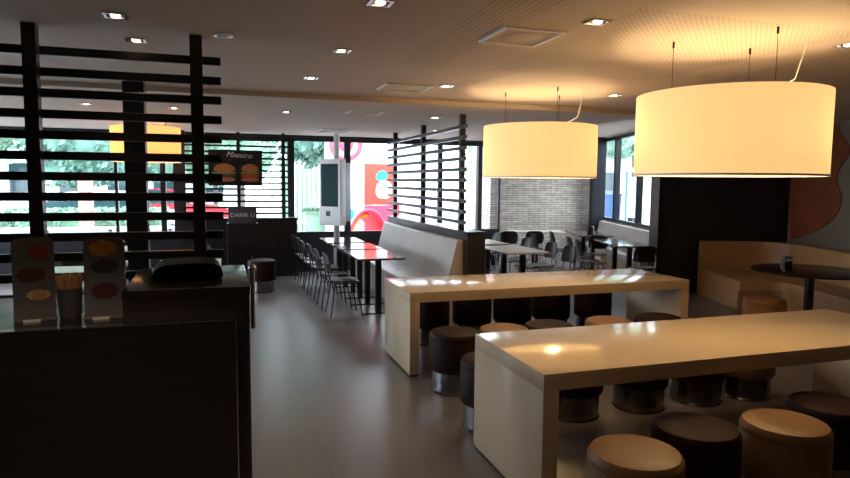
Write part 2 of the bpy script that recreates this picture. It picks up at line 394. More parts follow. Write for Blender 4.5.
for i, (x, y, l) in enumerate(spots):
    h = HN if y < YS else HF
    o = sp0 if i == 0 else dup(sp0, (0, 0, 0), 0, l)
    o.location = (x, y, h); o['label'] = l
    if y < 12:
        L = bpy.data.lights.new('spot_beam', 'SPOT'); L.energy = 45 if (x, y) == (-.6, 1.7) else 5; L.color = (1, .76, .5); L.spot_size = 1.7; L.spot_blend = .8; L.shadow_soft_size = .03  # added counter spot boosted to lift the card holders
        lo = bpy.data.objects.new('spot_beam', L); C.objects.link(lo); lo.location = (x, y, h-.03)
dead = [(.04, 4.25, 'unlit small round ceiling light left of the aisle spotlights', HN), (1.75, 7.6, 'unlit small ceiling fitting beyond the step', HF)]
for x, y, l, h in dead:
    t = thing('round_ceiling_light', l, 'ceiling light', (x, y, h))
    MB().lathe([(.045, -.006), (.06, -.004), (.062, 0)], n=24).build('rim', 'chrome', t)
    MB().lathe([(.001, -.008), (.035, -.008), (.044, -.006), (.044, 0)], n=24).build('lens', 'white', t)
vents = [(1.79, 3.62, .40, .42, HN, 'square white framed ceiling vent in front of the drum lamps', 0), (1.70, 5.9, .46, .42, HN, 'pale square ceiling panel before the ceiling step', 0),
         (1.72, 7.75, .42, .42, HF, 'white framed ceiling vent beyond the step', 0), (1.85, 10.6, .5, .5, HF, 'farthest ceiling vent above the kiosk', 0)]
for x, y, w, d, h, l, _ in vents:
    t = thing('ceiling_vent', l, 'vent', (x, y, h))
    f = MB()
    for a in ((-w/2, w/2, -d/2, -d/2+.02), (-w/2, w/2, d/2-.02, d/2), (-w/2, -w/2+.02, -d/2+.02, d/2-.02), (w/2-.02, w/2, -d/2+.02, d/2-.02)): f.box(*a, -.014, 0)
    f.build('frame', 'white', t)
    MB().box(-w/2+.02, w/2-.02, -d/2+.02, d/2-.02, -.004, 0).build('plate', 'ceilplain', t)
    MB().lathe([(.05, -.008), (.12, -.007), (.125, -.004)], n=30).build('diffuser', 'ceilplain', t)

# ---------------------------------------------------------------- drum pendant lamps
def drum(x, y, r, z0, z1, label, m, watts, H, bulbs):
    t = thing('drum_pendant_lamp', label, 'lamp', (x, y, z0), 0, 'large drum pendant lamps')
    h = z1-z0
    MB().lathe([(r, 0), (r, h), (r-.004, h), (r-.004, 0), (r, 0)], n=96, close=False).build('lamp_shade', m, t)
    MB().lathe([(r+.003, -.006), (r+.003, .006), (r-.008, .006), (r-.008, -.006), (r+.003, -.006)], n=96, close=False).build('rim', 'white', t)
    fr = MB()
    for k in range(3):
        a = 2*PI*k/3+.5; fr.cyl((0, 0, h-.03), ((r-.004)*math.cos(a), (r-.004)*math.sin(a), h-.03), .005, 6)
    fr.cyl((0, 0, h-.03), (0, 0, h*.6), .012, 8)
    fr.build('bracket', 'steel', t)
    for k in range(3):
        a = 2*PI*k/3+.5; rr = r*.62
        MB().cyl((rr*math.cos(a), rr*math.sin(a), h-.03), (rr*math.cos(a), rr*math.sin(a), H-z0-.04), .0018, 6).build('suspension_wire', 'steel', t)
        MB().cyl((rr*math.cos(a), rr*math.sin(a), H-z0-.04), (rr*math.cos(a), rr*math.sin(a), H-z0), .007, 8).build('ceiling_anchor', 'steel', t)
    MB().tube([(.05, -.02, h-.03), (.2, -.1, h+.02), (.3, -.2, h+.09), (.33, -.26, H-z0)], .004, 6).build('power_cable', 'white', t)
    for bx, by in bulbs:
        L = bpy.data.lights.new('lamp_bulb', 'POINT'); L.energy = watts/len(bulbs); L.color = (1, .72, .40); L.shadow_soft_size = .05
        lo = bpy.data.objects.new('lamp_bulb', L); C.objects.link(lo); lo.location = (x+bx, y+by, z0+h*.55)
    return t
def ring(r, angs): return [(r*math.cos(math.radians(a)), r*math.sin(math.radians(a))) for a in angs]
drum(3.07, 3.25, .56, 1.775, 2.275, 'large cream drum lamp over the nearer bar table, bigger one in the photo', 'shade', 18, HN, ring(.46, (150, -47, 55)))
drum(3.05, 5.70, .56, 1.775, 2.275, 'large cream drum lamp over the farther bar table, smaller one in the photo', 'shade', 18, HN, ring(.46, (150, -28, 60)))
drum(-1.0, 10.0, .47, 1.98, 2.47, 'amber lit drum lamp seen through the left slats by the window', 'shade_far', 6, HF, ring(.25, (150, 30, -90)))

# ---------------------------------------------------------------- bar tables
def bar_table(x0, x1, y0, y1, label):
    t = thing('bar_table', label, 'table', ((x0+x1)/2, (y0+y1)/2, 0), 0, 'long white bar tables')
    a, b = (x1-x0)/2, (y1-y0)/2; T = .752
    MB().box(-a, a, -b, b, T-.09, T, .003).build('tabletop', 'quartz', t)
    for s in (-1, 1):
        MB().box(min(s*a, s*(a-.09)), max(s*a, s*(a-.09)), -b, b, .02, T-.09, .002).build('side_panel', 'quartz', t)
        MB().box(min(s*(a-.01), s*(a-.08)), max(s*(a-.01), s*(a-.08)), -b+.01, b-.01, 0, .02).build('plinth', 'black', t)
bar_table(1.537, 4.511, 2.767, 3.671, 'long glossy white bar table in front, nearer of the two')
bar_table(1.559, 4.518, 5.20, 6.09, 'long glossy white bar table farther away, behind the nearer one')

# ---------------------------------------------------------------- drum stools
def make_stool(name, m, cat, group):
    t = thing(name, 'x', cat, (0, 0, 0), 0, group)
    MB().lathe([(.001, .5), (.12, .5), (.17, .497), (.200, .487), (.213, .468), (.216, .45), (.214, .435)], n=48, close=False).build('seat_pad', m, t)
    MB().lathe([(.211, .437), (.216, .425), (.217, .3), (.216, .2), (.205, .18), (.188, .178)], n=48, close=False).build('body', m, t)
    MB().lathe([(.190, .18), (.190, .018), (.001, .018)], n=36, close=False).build('chrome_base', 'dimchrome', t)
    MB().lathe([(.001, .0), (.196, 0), (.198, .008), (.19, .018), (.001, .018)], n=36, close=False).build('floor_disc', 'steel', t)
    return t
tan0 = make_stool('tan_drum_stool', 'tanleather', 'stool', 'tan leather drum stools')
drk0 = make_stool('brown_drum_stool', 'brownleather', 'stool', 'dark brown leather drum stools')
used = {'t': 0, 'd': 0}
stools = [
 (1.80, 2.37, 't', 'tan stool at the left end of the nearer bar table, nearest to the camera'),
 (2.29, 2.54, 'd', 'dark brown stool between the two tan stools at the front of the nearer bar table'),
 (2.78, 2.45, 't', 'second tan stool in front of the nearer bar table, right of the nearest one'),
 (3.27, 2.60, 'd', 'dark brown stool at the right photo edge in front of the nearer bar table'),
 (1.79, 3.98, 'd', 'dark brown stool just behind the left end of the nearer bar table'),
 (2.48, 4.02, 'd', 'dark brown stool behind the nearer bar table, second from its left end'),
 (3.06, 4.02, 'd', 'dark brown stool behind the middle of the nearer bar table'),
 (3.60, 4.02, 'd', 'dark brown stool behind the nearer bar table, right of its middle'),
 (4.08, 4.00, 't', 'tan stool behind the right end of the nearer bar table'),
 (1.83, 4.80, 'd', 'dark brown stool under the left end of the farther bar table, chrome base showing'),
 (2.27, 4.79, 't', 'tan stool second from the left at the front of the farther bar table'),
 (2.72, 4.83, 'd', 'dark brown stool third from the left at the front of the farther bar table'),
 (3.32, 4.81, 't', 'tan stool near the right end at the front of the farther bar table'),
 (3.86, 4.82, 'd', 'dark brown stool at the right end of the farther bar table'),
 (2.12, 6.34, 'd', 'dark brown stool behind the left end of the farther bar table'),
 (2.62, 6.36, 'd', 'dark brown stool behind the farther bar table, second from its left end'),
 (3.10, 6.34, 'd', 'dark brown stool behind the middle of the farther bar table'),
 (3.60, 6.36, 'd', 'dark brown stool behind the farther bar table, right of its middle'),
 (4.14, 6.34, 'd', 'dark brown stool behind the right end of the farther bar table'),
 (5.62, 5.30, 't', 'tan stool by the round table of the booth, beyond the nearer bar table'),
 (.60, 10.05, 'd', 'dark stool standing alone in the aisle by the waste cabinet'),
]
for x, y, k, l in stools:
    p = tan0 if k == 't' else drk0
    o = p if used[k] == 0 else dup(p, (x, y, 0), 0, l)
    used[k] += 1; o.location = (x, y, 0); o['label'] = l

# ---------------------------------------------------------------- slatted divider with bench (middle)
dv = thing('slatted_divider', 'dark slatted divider on a half wall behind the long taupe bench', 'divider', (2.89, 7.2, 0))
MB().box(.0, .24, 0, 3.9, 0, 1.08).build('half_wall', 'darkwood', dv)
MB().box(-.01, .25, -.01, 3.91, 1.08, 1.11).build('ledge', 'slat', dv)
for k in range(3): MB().box(.0, .065, .27+1.6*k, .335+1.6*k, 1.11, HF-.002).build('post', 'slat', dv)
for k in range(10): MB().box(-.035, -.0, .045, 3.8, 1.20+k*.1315, 1.245+k*.1315, .003, seg=1).build('slat', 'greyslat', dv)
bn = thing('bench_seat', 'long taupe leather bench with tall sloped back along the slatted divider', 'bench', (2.24, 7.3, 0))
MB().box(.04, .62, 0, 3.7, 0, .30).build('plinth', 'taupe', bn)
MB().box(0, .56, 0, 3.7, .30, .45, .03, seg=3).build('seat', 'taupe', bn)
MB().prism([(.42, .44), (.64, .44), (.64, 1.0), (.575, 1.0), (.555, .985)], 0, 3.7).build('backrest', 'taupe', bn)

# ---------------------------------------------------------------- left slatted screen
ls = thing('slatted_screen', 'tall dark slatted screen from floor to ceiling behind the counter', 'screen', (-1.044, 4.325, 0))
XE = 1.044+.02
for x in (-1.75, 0, .917): MB().box(x-.037, x+.037, -.04, .04, 0, HN).build('post', 'slat', ls)
for k in range(14): MB().box(-2.2, XE, .04, .075, 2.453-k*.1246, 2.505-k*.1246, .003, seg=1).build('slat', 'slat', ls)
col = MB().box(-.09, .09, -.09, .09, 0, HN).build('square_column', 'blacklam', None, (-.74, 6.5, 0))
tag(col, 'dark square column from floor to ceiling behind the left slatted screen', 'column')

# ---------------------------------------------------------------- counter
ct = thing('service_counter', 'black front counter with thin metal edge in the lower left corner', 'counter', (-3, 2.79, 0))
MB().box(0, 3.055, 0, .05, .0, 1.115).build('front_panel', 'blacklam', ct)
e = MB().box(0, 3.058, -.003, .05, 1.115, 1.12); e.box(3.053, 3.058, -.003, .05, 0, 1.115); e.build('metal_edge', 'chrome', ct)
MB().box(0, 2.60, .05, .80, 0, 1.08).build('carcass', 'blacklam', ct)
MB().box(0, 2.60, .05, .82, 1.08, 1.118).build('worktop', 'counter_top', ct)
cb = thing('end_cabinet', 'taller dark wood cabinet at the right end of the counter', 'cabinet', (-.14, 3.24, 0))
MB().box(-.255, .255, -.385, .36, 0, 1.215).build('carcass', 'darkwood', cb)
MB().box(-.258, .258, -.39, .37, 1.215, 1.25, .003).build('top', 'counter_top', cb)
MB().box(-.235, .235, -.392, -.385, .05, 1.19).build('door', 'darkwood', cb)

def holder(x, y, rz, h, w, label, blobs):
    t = thing('menu_card_holder', label, 'card holder', (x, y, 1.118), rz, 'card holders on the counter')
    MB().box(-w/2, w/2, -.05, .05, 0, .012, .003).build('base', 'acrylic', t)
    sh = []
    for i in range(9): a = PI*i/8; sh.append(((w/2-.03)+.03*math.cos(a/2) if 0 else 0, 0))
    c = .03; poly = [(-w/2, .012), (w/2, .012)]+[(w/2-c+c*math.cos(a*PI/12), h-c+c*math.sin(a*PI/12)) for a in range(7)]+[(-w/2+c-c*math.sin(a*PI/12), h-c+c*math.cos(a*PI/12)) for a in range(7)]
    tilt = Matrix.Rotation(-.08, 4, 'X')
    MB().prism(poly, -.010, .012).xf(tilt).build('card_panel', 'acrylic', t)
    for m, cx, cz, rx, rz2 in blobs:
        pl = [(cx+rx*math.cos(k*PI/12)*(1+.08*math.sin(3*k)), cz+rz2*math.sin(k*PI/12)*(1+.08*math.cos(2*k))) for k in range(24)]
        MB().prism(pl, -.013, -.010).xf(tilt).build('food_picture', m, t)
    MB().box(-w*.28, w*.12, -.055, -.050, .0, .010).build('paper_tag', 'white', t)
holder(-.755, 3.02, .22, .35, .155, 'tall dark card holder with a red food picture, leftmost on the counter',
       [('tomato', .02, .285, .035, .028), ('patty', -.01, .19, .055, .03), ('cork', .015, .105, .045, .022)])
holder(-.482, 3.0, .05, .345, .16, 'dark card holder with a golden pastry picture, right of the stirrer cup',
       [('pastry', -.005, .30, .055, .035), ('signgrey', 0, .22, .055, .03), ('plum', 0, .115, .055, .035)])
cu = thing('stirrer_cup', 'dark cup packed with wooden stirrers between the two card holders', 'cup', (-.625, 3.03, 1.118))
MB().lathe([(.040, 0), (.042, .01), (.051, .13), (.049, .13), (.044, .02), (.001, .015)], n=32, close=False).build('cup', 'cup', cu)
st = MB()
for i in range(170):
    a = random.uniform(0, 2*PI); r = math.sqrt(random.random()); x, y = math.cos(a)*r, math.sin(a)*r
    st.tube([(x*.036, y*.036, .025), (x*.054, y*.054, .175+random.uniform(-.006, .012))], .0026, 4)
so = st.build('stirrers', 'cork', cu); so['kind'] = 'stuff'
cs = thing('domed_case', 'low black domed case on top of the end cabinet', 'case', (-.155, 3.2, 1.25), .05)
MB().prism(blob([(-.155, 0), (.155, 0), (.155, .04), (.14, .07), (.09, .082), (-.09, .08), (-.13, .066), (-.155, .035)], 2), -.13, .13).build('shell', mat('matte_black_shell', (16, 14, 14), .75, spec=.15), cs)
rb = MB()
for k in range(2): rb.box(-.155, .155, -.134, -.13, .015+.018*k, .019+.018*k)
rb.build('ribs', 'steel', cs)
rd = MB().cyl((.29, .06, -.29+1.25), (.29, .06, 1.255), .011, 14)
rd.cyl((.255, .06, 1.0), (.29, .06, 1.0), .007, 10).cyl((.255, .06, 1.18), (.29, .06, 1.18), .007, 10)
rd.lathe([(.001, 1.25), (.012, 1.252), (.020, 1.265), (.020, 1.275), (.012, 1.288), (.001, 1.29)], cx=.29, cy=.06, n=20, close=False)
tag(rd.build('side_rail', 'chrome', cb), 'chrome rod with a ball end')

# ---------------------------------------------------------------- far slatted half wall with poster
hs = thing('window_slat_screen', 'dark slatted screen on a half wall in front of the far windows', 'screen', (-.62, 11.55, 0))
MB().box(0, 1.94, 0, .3, 0, 1.03).build('half_wall', 'blacklam', hs)
MB().box(-.01, 1.96, -.02, .31, 1.03, 1.06).build('ledge', 'slat', hs)
for x in (.03, .94, 1.72): MB().box(x-.03, x+.03, .12, .18, 1.06, HF).build('post', 'slat', hs)
for k in range(13): MB().box(0, 1.85, .09, .12, 1.12+k*.108, 1.155+k*.108).build('slat', 'slat', hs)
po = thing('burger_poster', 'black poster with two burgers and white script hanging on the far slats', 'poster', (.27, 11.58, 1.63))
MB().box(-.45, .45, -.012, .012, 0, .62).build('board', 'black', po)
R90 = Matrix.Rotation(PI/2, 4, 'X')
text_mesh('lettering', 'Maestro', .13, 'letter', po, Matrix.Translation((.06, -.014, .53)) @ Matrix.Rotation(.06, 4, 'Y') @ R90, .001, .35)
def burger(cx, s, sub):
    b = MB().prism(blob([(cx-.17*s, .24), (cx-.15*s, .34), (cx, .395), (cx+.15*s, .34), (cx+.17*s, .24)], 2), -.015, -.012).build('burger_bun', 'bun', po)
    MB().prism(blob([(cx-.18*s, .20), (cx+.18*s, .20), (cx+.19*s, .235), (cx+.05, .25), (cx-.19*s, .24)], 2), -.017, -.013).build('lettuce', 'lettuce', b)
    MB().prism(blob([(cx-.17*s, .14), (cx+.17*s, .14), (cx+.175*s, .2), (cx-.175*s, .2)], 2), -.0185, -.014).build('patty', sub, b)
    MB().prism(blob([(cx-.16*s, .07), (cx+.15*s, .07), (cx+.17*s, .14), (cx-.17*s, .14)], 2), -.0155, -.012).build('bottom_bun', 'bun', b)
burger(-.19, 1.12, 'patty'); burger(.24, .92, 'tomato')
wb = thing('waste_cabinet', 'dark waste cabinet with a grey thank you sign on top', 'waste bin', (.34, 10.75, 0))
MB().box(-.24, .24, -.22, .22, 0, 1.03).build('cabinet', 'blacklam', wb)
wd = MB().box(-.19, .19, -.235, -.22, .12, .72).build('door', 'black', wb); MB().box(.13, .15, -.25, -.235, .4, .52).build('handle', 'chrome', wd)
MB().box(-.22, .22, -.22, -.17, 1.03, 1.30, .006).build('sign', 'signgrey', wb)
text_mesh('lettering', 'DANK U', .10, 'letter', wb, Matrix.Translation((.0, -.222, 1.165)) @ R90, .001)

# ---------------------------------------------------------------- kiosk
kk = thing('order_kiosk', 'white order kiosk with a dark teal screen hung from a ceiling pole', 'kiosk', (1.97, 11.35, 0), -.95)
MB().box(-.27, .27, -.13, .02, .93, 2.12, .03, seg=3).build('housing', 'white', kk)
MB().box(-.25, .25, .02, .16, 1.0, 2.05, .02).build('rear_housing', 'greyplastic', kk)
MB().box(-.21, .21, -.134, -.13, 1.27, 2.03).build('screen', 'screen', kk)
MB().box(-.09, .02, -.134, -.13, 1.1, 1.19, .002).build('card_reader', 'black', kk)
MB().cyl((0, .05, 2.1), (0, .05, HF), .055, 20).build('ceiling_pole', 'white', kk)
MB().cyl((0, .05, .02), (0, .05, .95), .055, 20).build('stem', 'greyplastic', kk)
MB().lathe([(.001, 0), (.2, 0), (.2, .015), (.06, .03)], cx=0, cy=.05, n=30, close=False).build('base', 'greyplastic', kk)

# ---------------------------------------------------------------- dining tables and chairs
def table(name, x, y, rz, w, d, m, label, group, legs=((0, -.3), (0, .3))):
    t = thing(name, label, 'table', (x, y, 0), rz, group)
    MB().box(-w/2, w/2, -d/2, d/2, .724, .75, .004, seg=1).build('tabletop', m, t)
    for lx, ly in legs:
        MB().box(lx-.035, lx+.035, ly*d-.035, ly*d+.035, .015, .724).build('leg', 'steel', t)
    for lx, ly in legs: MB().box(-w*.36, w*.36, ly*d-.03, ly*d+.03, 0, .015).build('foot_plate', 'steel', t)
    return t
table('dining_table', 1.94, 8.24, 0, .62, 1.06, 'tabledark', 'dark glossy dining table nearest in the row by the taupe bench', 'dark tables along the taupe bench')
table('dining_table', 1.94, 9.32, 0, .62, .84, 'tabledark', 'middle dark dining table in the row by the taupe bench', 'dark tables along the taupe bench')
table('dining_table', 1.92, 10.36, 0, .62, .9, 'tabledark', 'farthest dark dining table in the row, in front of the kiosk', 'dark tables along the taupe bench')
table('light_table', 4.09, 8.38, 0, .66, 1.04, 'tablelight', 'light beige table just right of the slatted divider, nearest of its row', 'light tables right of the slatted divider')
table('light_table', 4.09, 9.55, 0, .62, .8, 'tablelight', 'light beige table behind the nearest one, right of the slatted divider', 'light tables right of the slatted divider')
table('light_table', 4.09, 10.72, 0, .62, .8, 'tablelight', 'farthest light table by the far window, right of the slatted divider', 'light tables right of the slatted divider')
def wtab(a, b, w, d, m, label): 
    p = W(a, b); return table('window_table', p.x, p.y, -YAW, w, d, m, label, 'tables along the right window bench')
wtab(3.28, 10.45, .62, 1.3, 'tabledark', 'long dark table by the right window bench, nearest to the dark partition')
wtab(3.2, 12.35, .62, 1.25, 'tabledark', 'dark table farther along the right window bench, napkin holder on it')
wtab(2.25, 12.85, 1.1, .62, 'tablelight', 'light topped table in front of the stone wall')
# left side beyond the screen
table('window_side_table', -1.62, 7.5, 0, .7, .7, 'tablelight', 'light table seen between the card holders through the slats', 'light tables behind the left screen')
table('window_side_table', -2.3, 6.3, 0, .7, .7, 'tablelight', 'light table at the left photo edge through the slats', 'light tables behind the left screen')
table('window_side_table', -.35, 7.85, 0, .7, .7, 'tablelight', 'light table behind the slats above the domed case', 'light tables behind the left screen')
table('window_side_table', -1.35, 9.75, 0, .7, .7, 'tablelight', 'light table below the amber lamp behind the slats', 'light tables behind the left screen')

def make_chair(name, shell, metal):
    t = thing(name, 'x', 'chair')
    def seat(u, v):
        x = -.2+.4*v; y = (-.19+.38*u)*(1-.1*abs(2*v-1)**3); return (x, y, .44+.012*(2*u-1)**2+.02*max(0, (v-.8)*5)**2*-1+.015*(1-v)**4)
    MB().grid(8, 8, seat, .012).build('seat', shell, t)
    def back(u, v):
        w = .36*(1-.18*(2*v-1)**4-.05*v); y = (u-.5)*w; z = .56+.25*v-.02*(2*u-1)**4*v
        return (-.22-.05*v+.045*(2*u-1)**2*1.0, y, z)
    MB().grid(10, 6, back, .010, (-1, 0, 0)).build('backrest', shell, t)
    f = MB()
    for s in (-1, 1): f.tube([(.16, s*.15, .43), (-.16, s*.15, .43), (-.2, s*.15, .46), (-.225, s*.14, .60), (-.235, s*.135, .68)], .009, 8)
    f.tube([(.12, -.15, .425), (.12, .15, .425)], .008, 6); f.tube([(-.12, -.15, .425), (-.12, .15, .425)], .008, 6)
    f.build('frame', metal, t)
    for sx, sy in ((1, 1), (1, -1), (-1, 1), (-1, -1)):
        MB().tube([(sx*.14, sy*.15, .43), (sx*.17, sy*.175, .22), (sx*.205, sy*.2, 0)], .010, 8, .008).build('leg', metal, t)
    return t
cA = make_chair('dining_chair', 'chairshell', 'steel')
cB = make_chair('cafe_chair', 'chairshell', 'chrome')
cnt = {'A': 0, 'B': 0}
def chair(k, x, y, rz, label, group):
    p = cA if k == 'A' else cB
    o = p if cnt[k] == 0 else dup(p, (x, y, 0), rz, label, group)
    cnt[k] += 1; o.location = (x, y, 0); o.rotation_euler.z = rz; o['label'] = label; o['group'] = group
g = 'dark chairs in the aisle row'
for y, x, l in ((7.98, 1.50, 'dark chair nearest in the aisle row, at the nearest dark table'), (8.55, 1.47, 'second dark chair in the aisle row, tucked beside the nearest one'),
             (9.25, 1.47, 'third dark chair in the aisle row, at the middle dark table'), (9.78, 1.44, 'fourth dark chair in the aisle row, light on its seat'),
             (10.33, 1.44, 'fifth dark chair in the aisle row, at the farthest dark table'), (10.85, 1.42, 'farthest dark chair in the aisle row, by the far half wall')):
    chair('A', x, y, 0, l, g)
g = 'chairs around the light tables'
for x, y, rz, l in ((4.66, 8.12, PI, 'chair with chrome legs right of the nearest light table, near corner'), (4.66, 8.66, PI, 'chair with chrome legs right of the nearest light table, far corner'),
                (4.62, 9.42, PI, 'chair with chrome legs right of the second light table'), (4.62, 10.6, PI, 'chair with chrome legs right of the farthest light table'),
                (3.56, 8.55, 0, 'chair with chrome legs between half wall and nearest light table'), (3.56, 9.55, 0, 'chair with chrome legs left of the second light table'),
                (3.56, 10.72, 0, 'chair with chrome legs left of the farthest light table')):
    chair('B', x, y, rz, l, g)
g = 'chairs by the right window bench and stone wall'
for a, b, dr, l in ((2.72, 10.2, 0, 'dark chair at the near end of the long table by the right window'), (2.72, 10.85, 0, 'dark chair beside the long table by the right window, farther one'),
                 (3.28, 9.52, PI/2, 'dark chair at the head of the long table next to the dark partition'), (2.66, 12.05, 0, 'dark chair at the table with the napkin holder, nearer one'),
                 (3.1, 11.42, PI/2, 'dark chair between the two tables by the right window'),
                 (1.6, 12.2, PI/2, 'dark chair in front of the stone wall, leftmost'), (2.1, 12.25, PI/2, 'dark chair in front of the stone wall, middle of three'),
                 (2.2, 11.4, 0.1, 'dark chair standing free between the light tables and the right window'), (1.15, 12.1, .2, 'dark chair standing between the farthest light table and the stone wall')):
    p = W(a, b); chair('B', p.x, p.y, dr-YAW, l, g)
g = 'dark chairs behind the left screen'
for x, y, rz, l in ((-.93, 7.85, 0, 'dark chair left of the table above the domed case, behind the slats'), (-.35, 8.45, -PI/2, 'dark chair behind the table above the domed case'),
                 (-2.3, 6.95, -PI/2, 'dark chair at the left photo edge behind the slats'), (-1.35, 10.45, -PI/2, 'dark chair below the amber lamp by the far window'),
                 (-.3, 9.3, -PI/2, 'dark chair between the small table and the far slatted screen'), (-1.62, 8.15, -PI/2, 'dark chair behind the light table between the card holders')):
    chair('A', x, y, rz, l, g)

# ---------------------------------------------------------------- right window bench
p = W(3.44, 9.95)
wbn = thing('window_bench', 'long beige bench with tall back below the right window', 'bench', W(0, 0), -YAW)
MB().box(3.62, 3.97, 10.42, 14.0, 0, .34).build('plinth', 'bench_wood', wbn)
MB().box(3.58, 3.97, 10.42, 14.0, .34, .45, .02).build('seat', 'taupe', wbn)
MB().prism([(3.80, .45), (3.975, .45), (3.975, .90), (3.87, .90)], 10.42, 14.0).build('backrest', 'taupe', wbn)
p = W(3.15, 12.0)
nh = thing('napkin_holder', 'small dark napkin holder with white napkins on the farther window table', 'napkin holder', (p.x, p.y, .75), -YAW)
MB().box(-.05, .05, -.045, .045, 0, .15, .004).build('case', 'black', nh)
MB().box(.05, .06, -.045, .045, 0.01, .16).build('napkins', 'white', nh)

# ---------------------------------------------------------------- booth
bt = thing('curved_booth', 'curved tan leather booth in the corner beside the dark partition', 'booth', (0, 0, 0), -YAW)
def booth_path():
    P = []
    x0, xc, yb, R = 4.32, 5.0, 9.9, .62
    xr = 5.66; cy = yb-R; cx = xr-R
    n = 8
    for i in range(n+1): P.append((x0+(cx-x0)*i/n, yb, 0, -1))
    for i in range(1, 13):
        a = PI/2-PI/2*i/12; P.append((cx+R*math.cos(a), cy+R*math.sin(a), -math.cos(a), -math.sin(a)))
    for i in range(1, 13): P.append((xr, cy-(cy-4.8)*i/12, -1, 0))
    return P
bp = booth_path()
MB().sweep(bp, [(0, .0), (.16, .0), (.20, .36), (.10, .83), (.06, .845), (.02, .83), (0, .8)]).build('backrest', 'sofa', bt)
# seat: back strip plus near front; L shaped slab with rounded inner corner
def seat_poly(o1):
    pts = [(4.32, 9.9-.15), (4.32, 8.55+o1)]
    pts += [(4.72, 8.55+o1)] + [(4.93+o1-.2+.2*math.sin(a*PI/12), 8.35+o1+.2*math.cos(a*PI/12)) for a in range(7)]
    pts += [(4.93+o1, 4.8), (5.52, 4.8), (5.52, 9.3), (5.35, 9.6), (5.05, 9.75)]
    return pts
MB().prism(seat_poly(0), .27, .40, 'z').build('seat', 'sofa', bt)
MB().prism(seat_poly(.05), 0, .27, 'z').build('plinth', 'sofa', bt)
rt = thing('round_table', 'dark round pedestal table in front of the curved booth', 'table', (6.42, 5.45, 0))
MB().lathe([(.001, .752), (.60, .752), (.615, .745), (.60, .728), (.001, .722)], n=64, close=False).build('tabletop', mat('dark_brown_tabletop', (58, 42, 34), .2), rt)
MB().cyl((0, 0, .02), (0, 0, .725), .05, 20).build('pedestal', 'steel', rt)
MB().lathe([(.001, 0), (.28, 0), (.28, .012), (.06, .03)], n=40, close=False).build('base', 'steel', rt)
d = thing('napkin_dispenser', 'small black and chrome napkin dispenser on the round booth table', 'napkin dispenser', (6.25, 5.62, .752), -.3)
MB().box(-.045, .045, -.04, .04, 0, .14, .004).build('case', 'black', d)
MB().box(-.04, .04, -.044, -.04, .09, .125).build('face_plate', 'chrome', d)

# ---------------------------------------------------------------- outside
g0 = MB().box(-40, 60, 13.6, 75, -.3, -.06).build('ground_outside', 'asphalt'); g0.name = 'ground_outside'; tag(g0, 'pale paved ground outside the windows', 'ground', None, 'structure')
g1 = MB().box(-40, -6.2, -10, 13.6, -.3, -.06).box(12.5, 60, -10, 13.6, -.3, -.06).build('floor_sides', 'asphalt'); tag(g1, 'pale paved ground beside the building', 'ground', None, 'structure')
def tree(x, y, h, cr, m, label, n=5000, lean=0, low=1.7):
    t = thing('tree', label, 'tree', (x, y, -.06), 0, 'trees outside')
    MB().tube([(0, 0, 0), (lean*.3, 0, h*.3), (lean, .1, h*.6)], .13, 10, .06).build('trunk', 'bark', t)
    b = MB(); cl = []
    for i in range(22):
        z = low+.5+(h-low-.8)*random.random(); k = 1-abs((z-low)/(h-low)-.4)*.8; r = cr*random.uniform(.3, .5)
        a = random.uniform(0, 2*PI); q = (cr-r)*k*math.sqrt(random.random()); cl.append((q*math.cos(a)+lean, q*math.sin(a), z, r))
    for cx, cy, cz, r in cl:
        i = bmesh.new(); bmesh.ops.create_icosphere(i, subdivisions=2, radius=r*.82)
        for v in i.verts: v.co = v.co*random.uniform(.8, 1.12)+Vector((cx, cy, max(cz, low+.4)))
        b.merge(i)
    for i in range(n):
        cx, cy, cz, r = cl[i % 22]
        v = Vector((random.gauss(0, 1), random.gauss(0, 1), random.gauss(0, 1))).normalized()*r*random.uniform(.75, 1.15)
        c = Vector((cx+v.x, cy+v.y, max(cz+v.z, low))); s = random.uniform(.06, .13)*(1+cr*.15)
        a = Vector((random.gauss(0, 1), random.gauss(0, 1), random.gauss(0, 1))).normalized(); q = a.orthogonal().normalized(); w = a.cross(q)
        b._add([c-q*s, c-w*s*.5, c+q*s, c+w*s*.5], [(0, 1, 2, 3)])
    b.build('crown', m, t)
tree(-9.0, 25.5, 8.0, 2.7, 'leaf', 'broad green tree outside, second from the left through the slats', low=1.5)
tree(-17.5, 27, 8.5, 3.4, 'leaf', 'green tree across the car park, leftmost through the slats')
tree(-3.6, 28.5, 7.2, 2.3, 'leafdark', 'darker tree outside behind the left screen, its trunk showing between the slats', lean=.3)
tree(-11.5, 33.2, 9.5, 3.6, 'leaf', 'tall green tree far behind the car park')
tree(-.2, 33, 9.5, 3.4, 'leaf', 'green tree outside above the red car')
tree(.9, 27.6, 7.5, 2.3, 'leaf', 'green tree outside behind the burger poster')
tree(2.95, 18.9, 5.2, 1.4, 'leafdark', 'leafy tree outside left of the kiosk', low=2.0)
tree(10.4, 20.5, 6.5, 2.0, 'leafdark', 'tree outside behind the slatted divider')
tree(19.0, 26, 9.5, 3.2, 'leaf', 'tree outside the right window, left one', low=3.2)
tree(27.5, 28, 9.5, 3.4, 'leafdark', 'tree outside the right window, right one', low=3.2)
tree(14.0, 32, 7.5, 2.4, 'leaf', 'tree outside between slatted divider and stone wall')
tree(-4.1, 21.6, 7.0, 2.0, 'leafdark', 'green tree outside between the left post and the dark column', low=1.6)
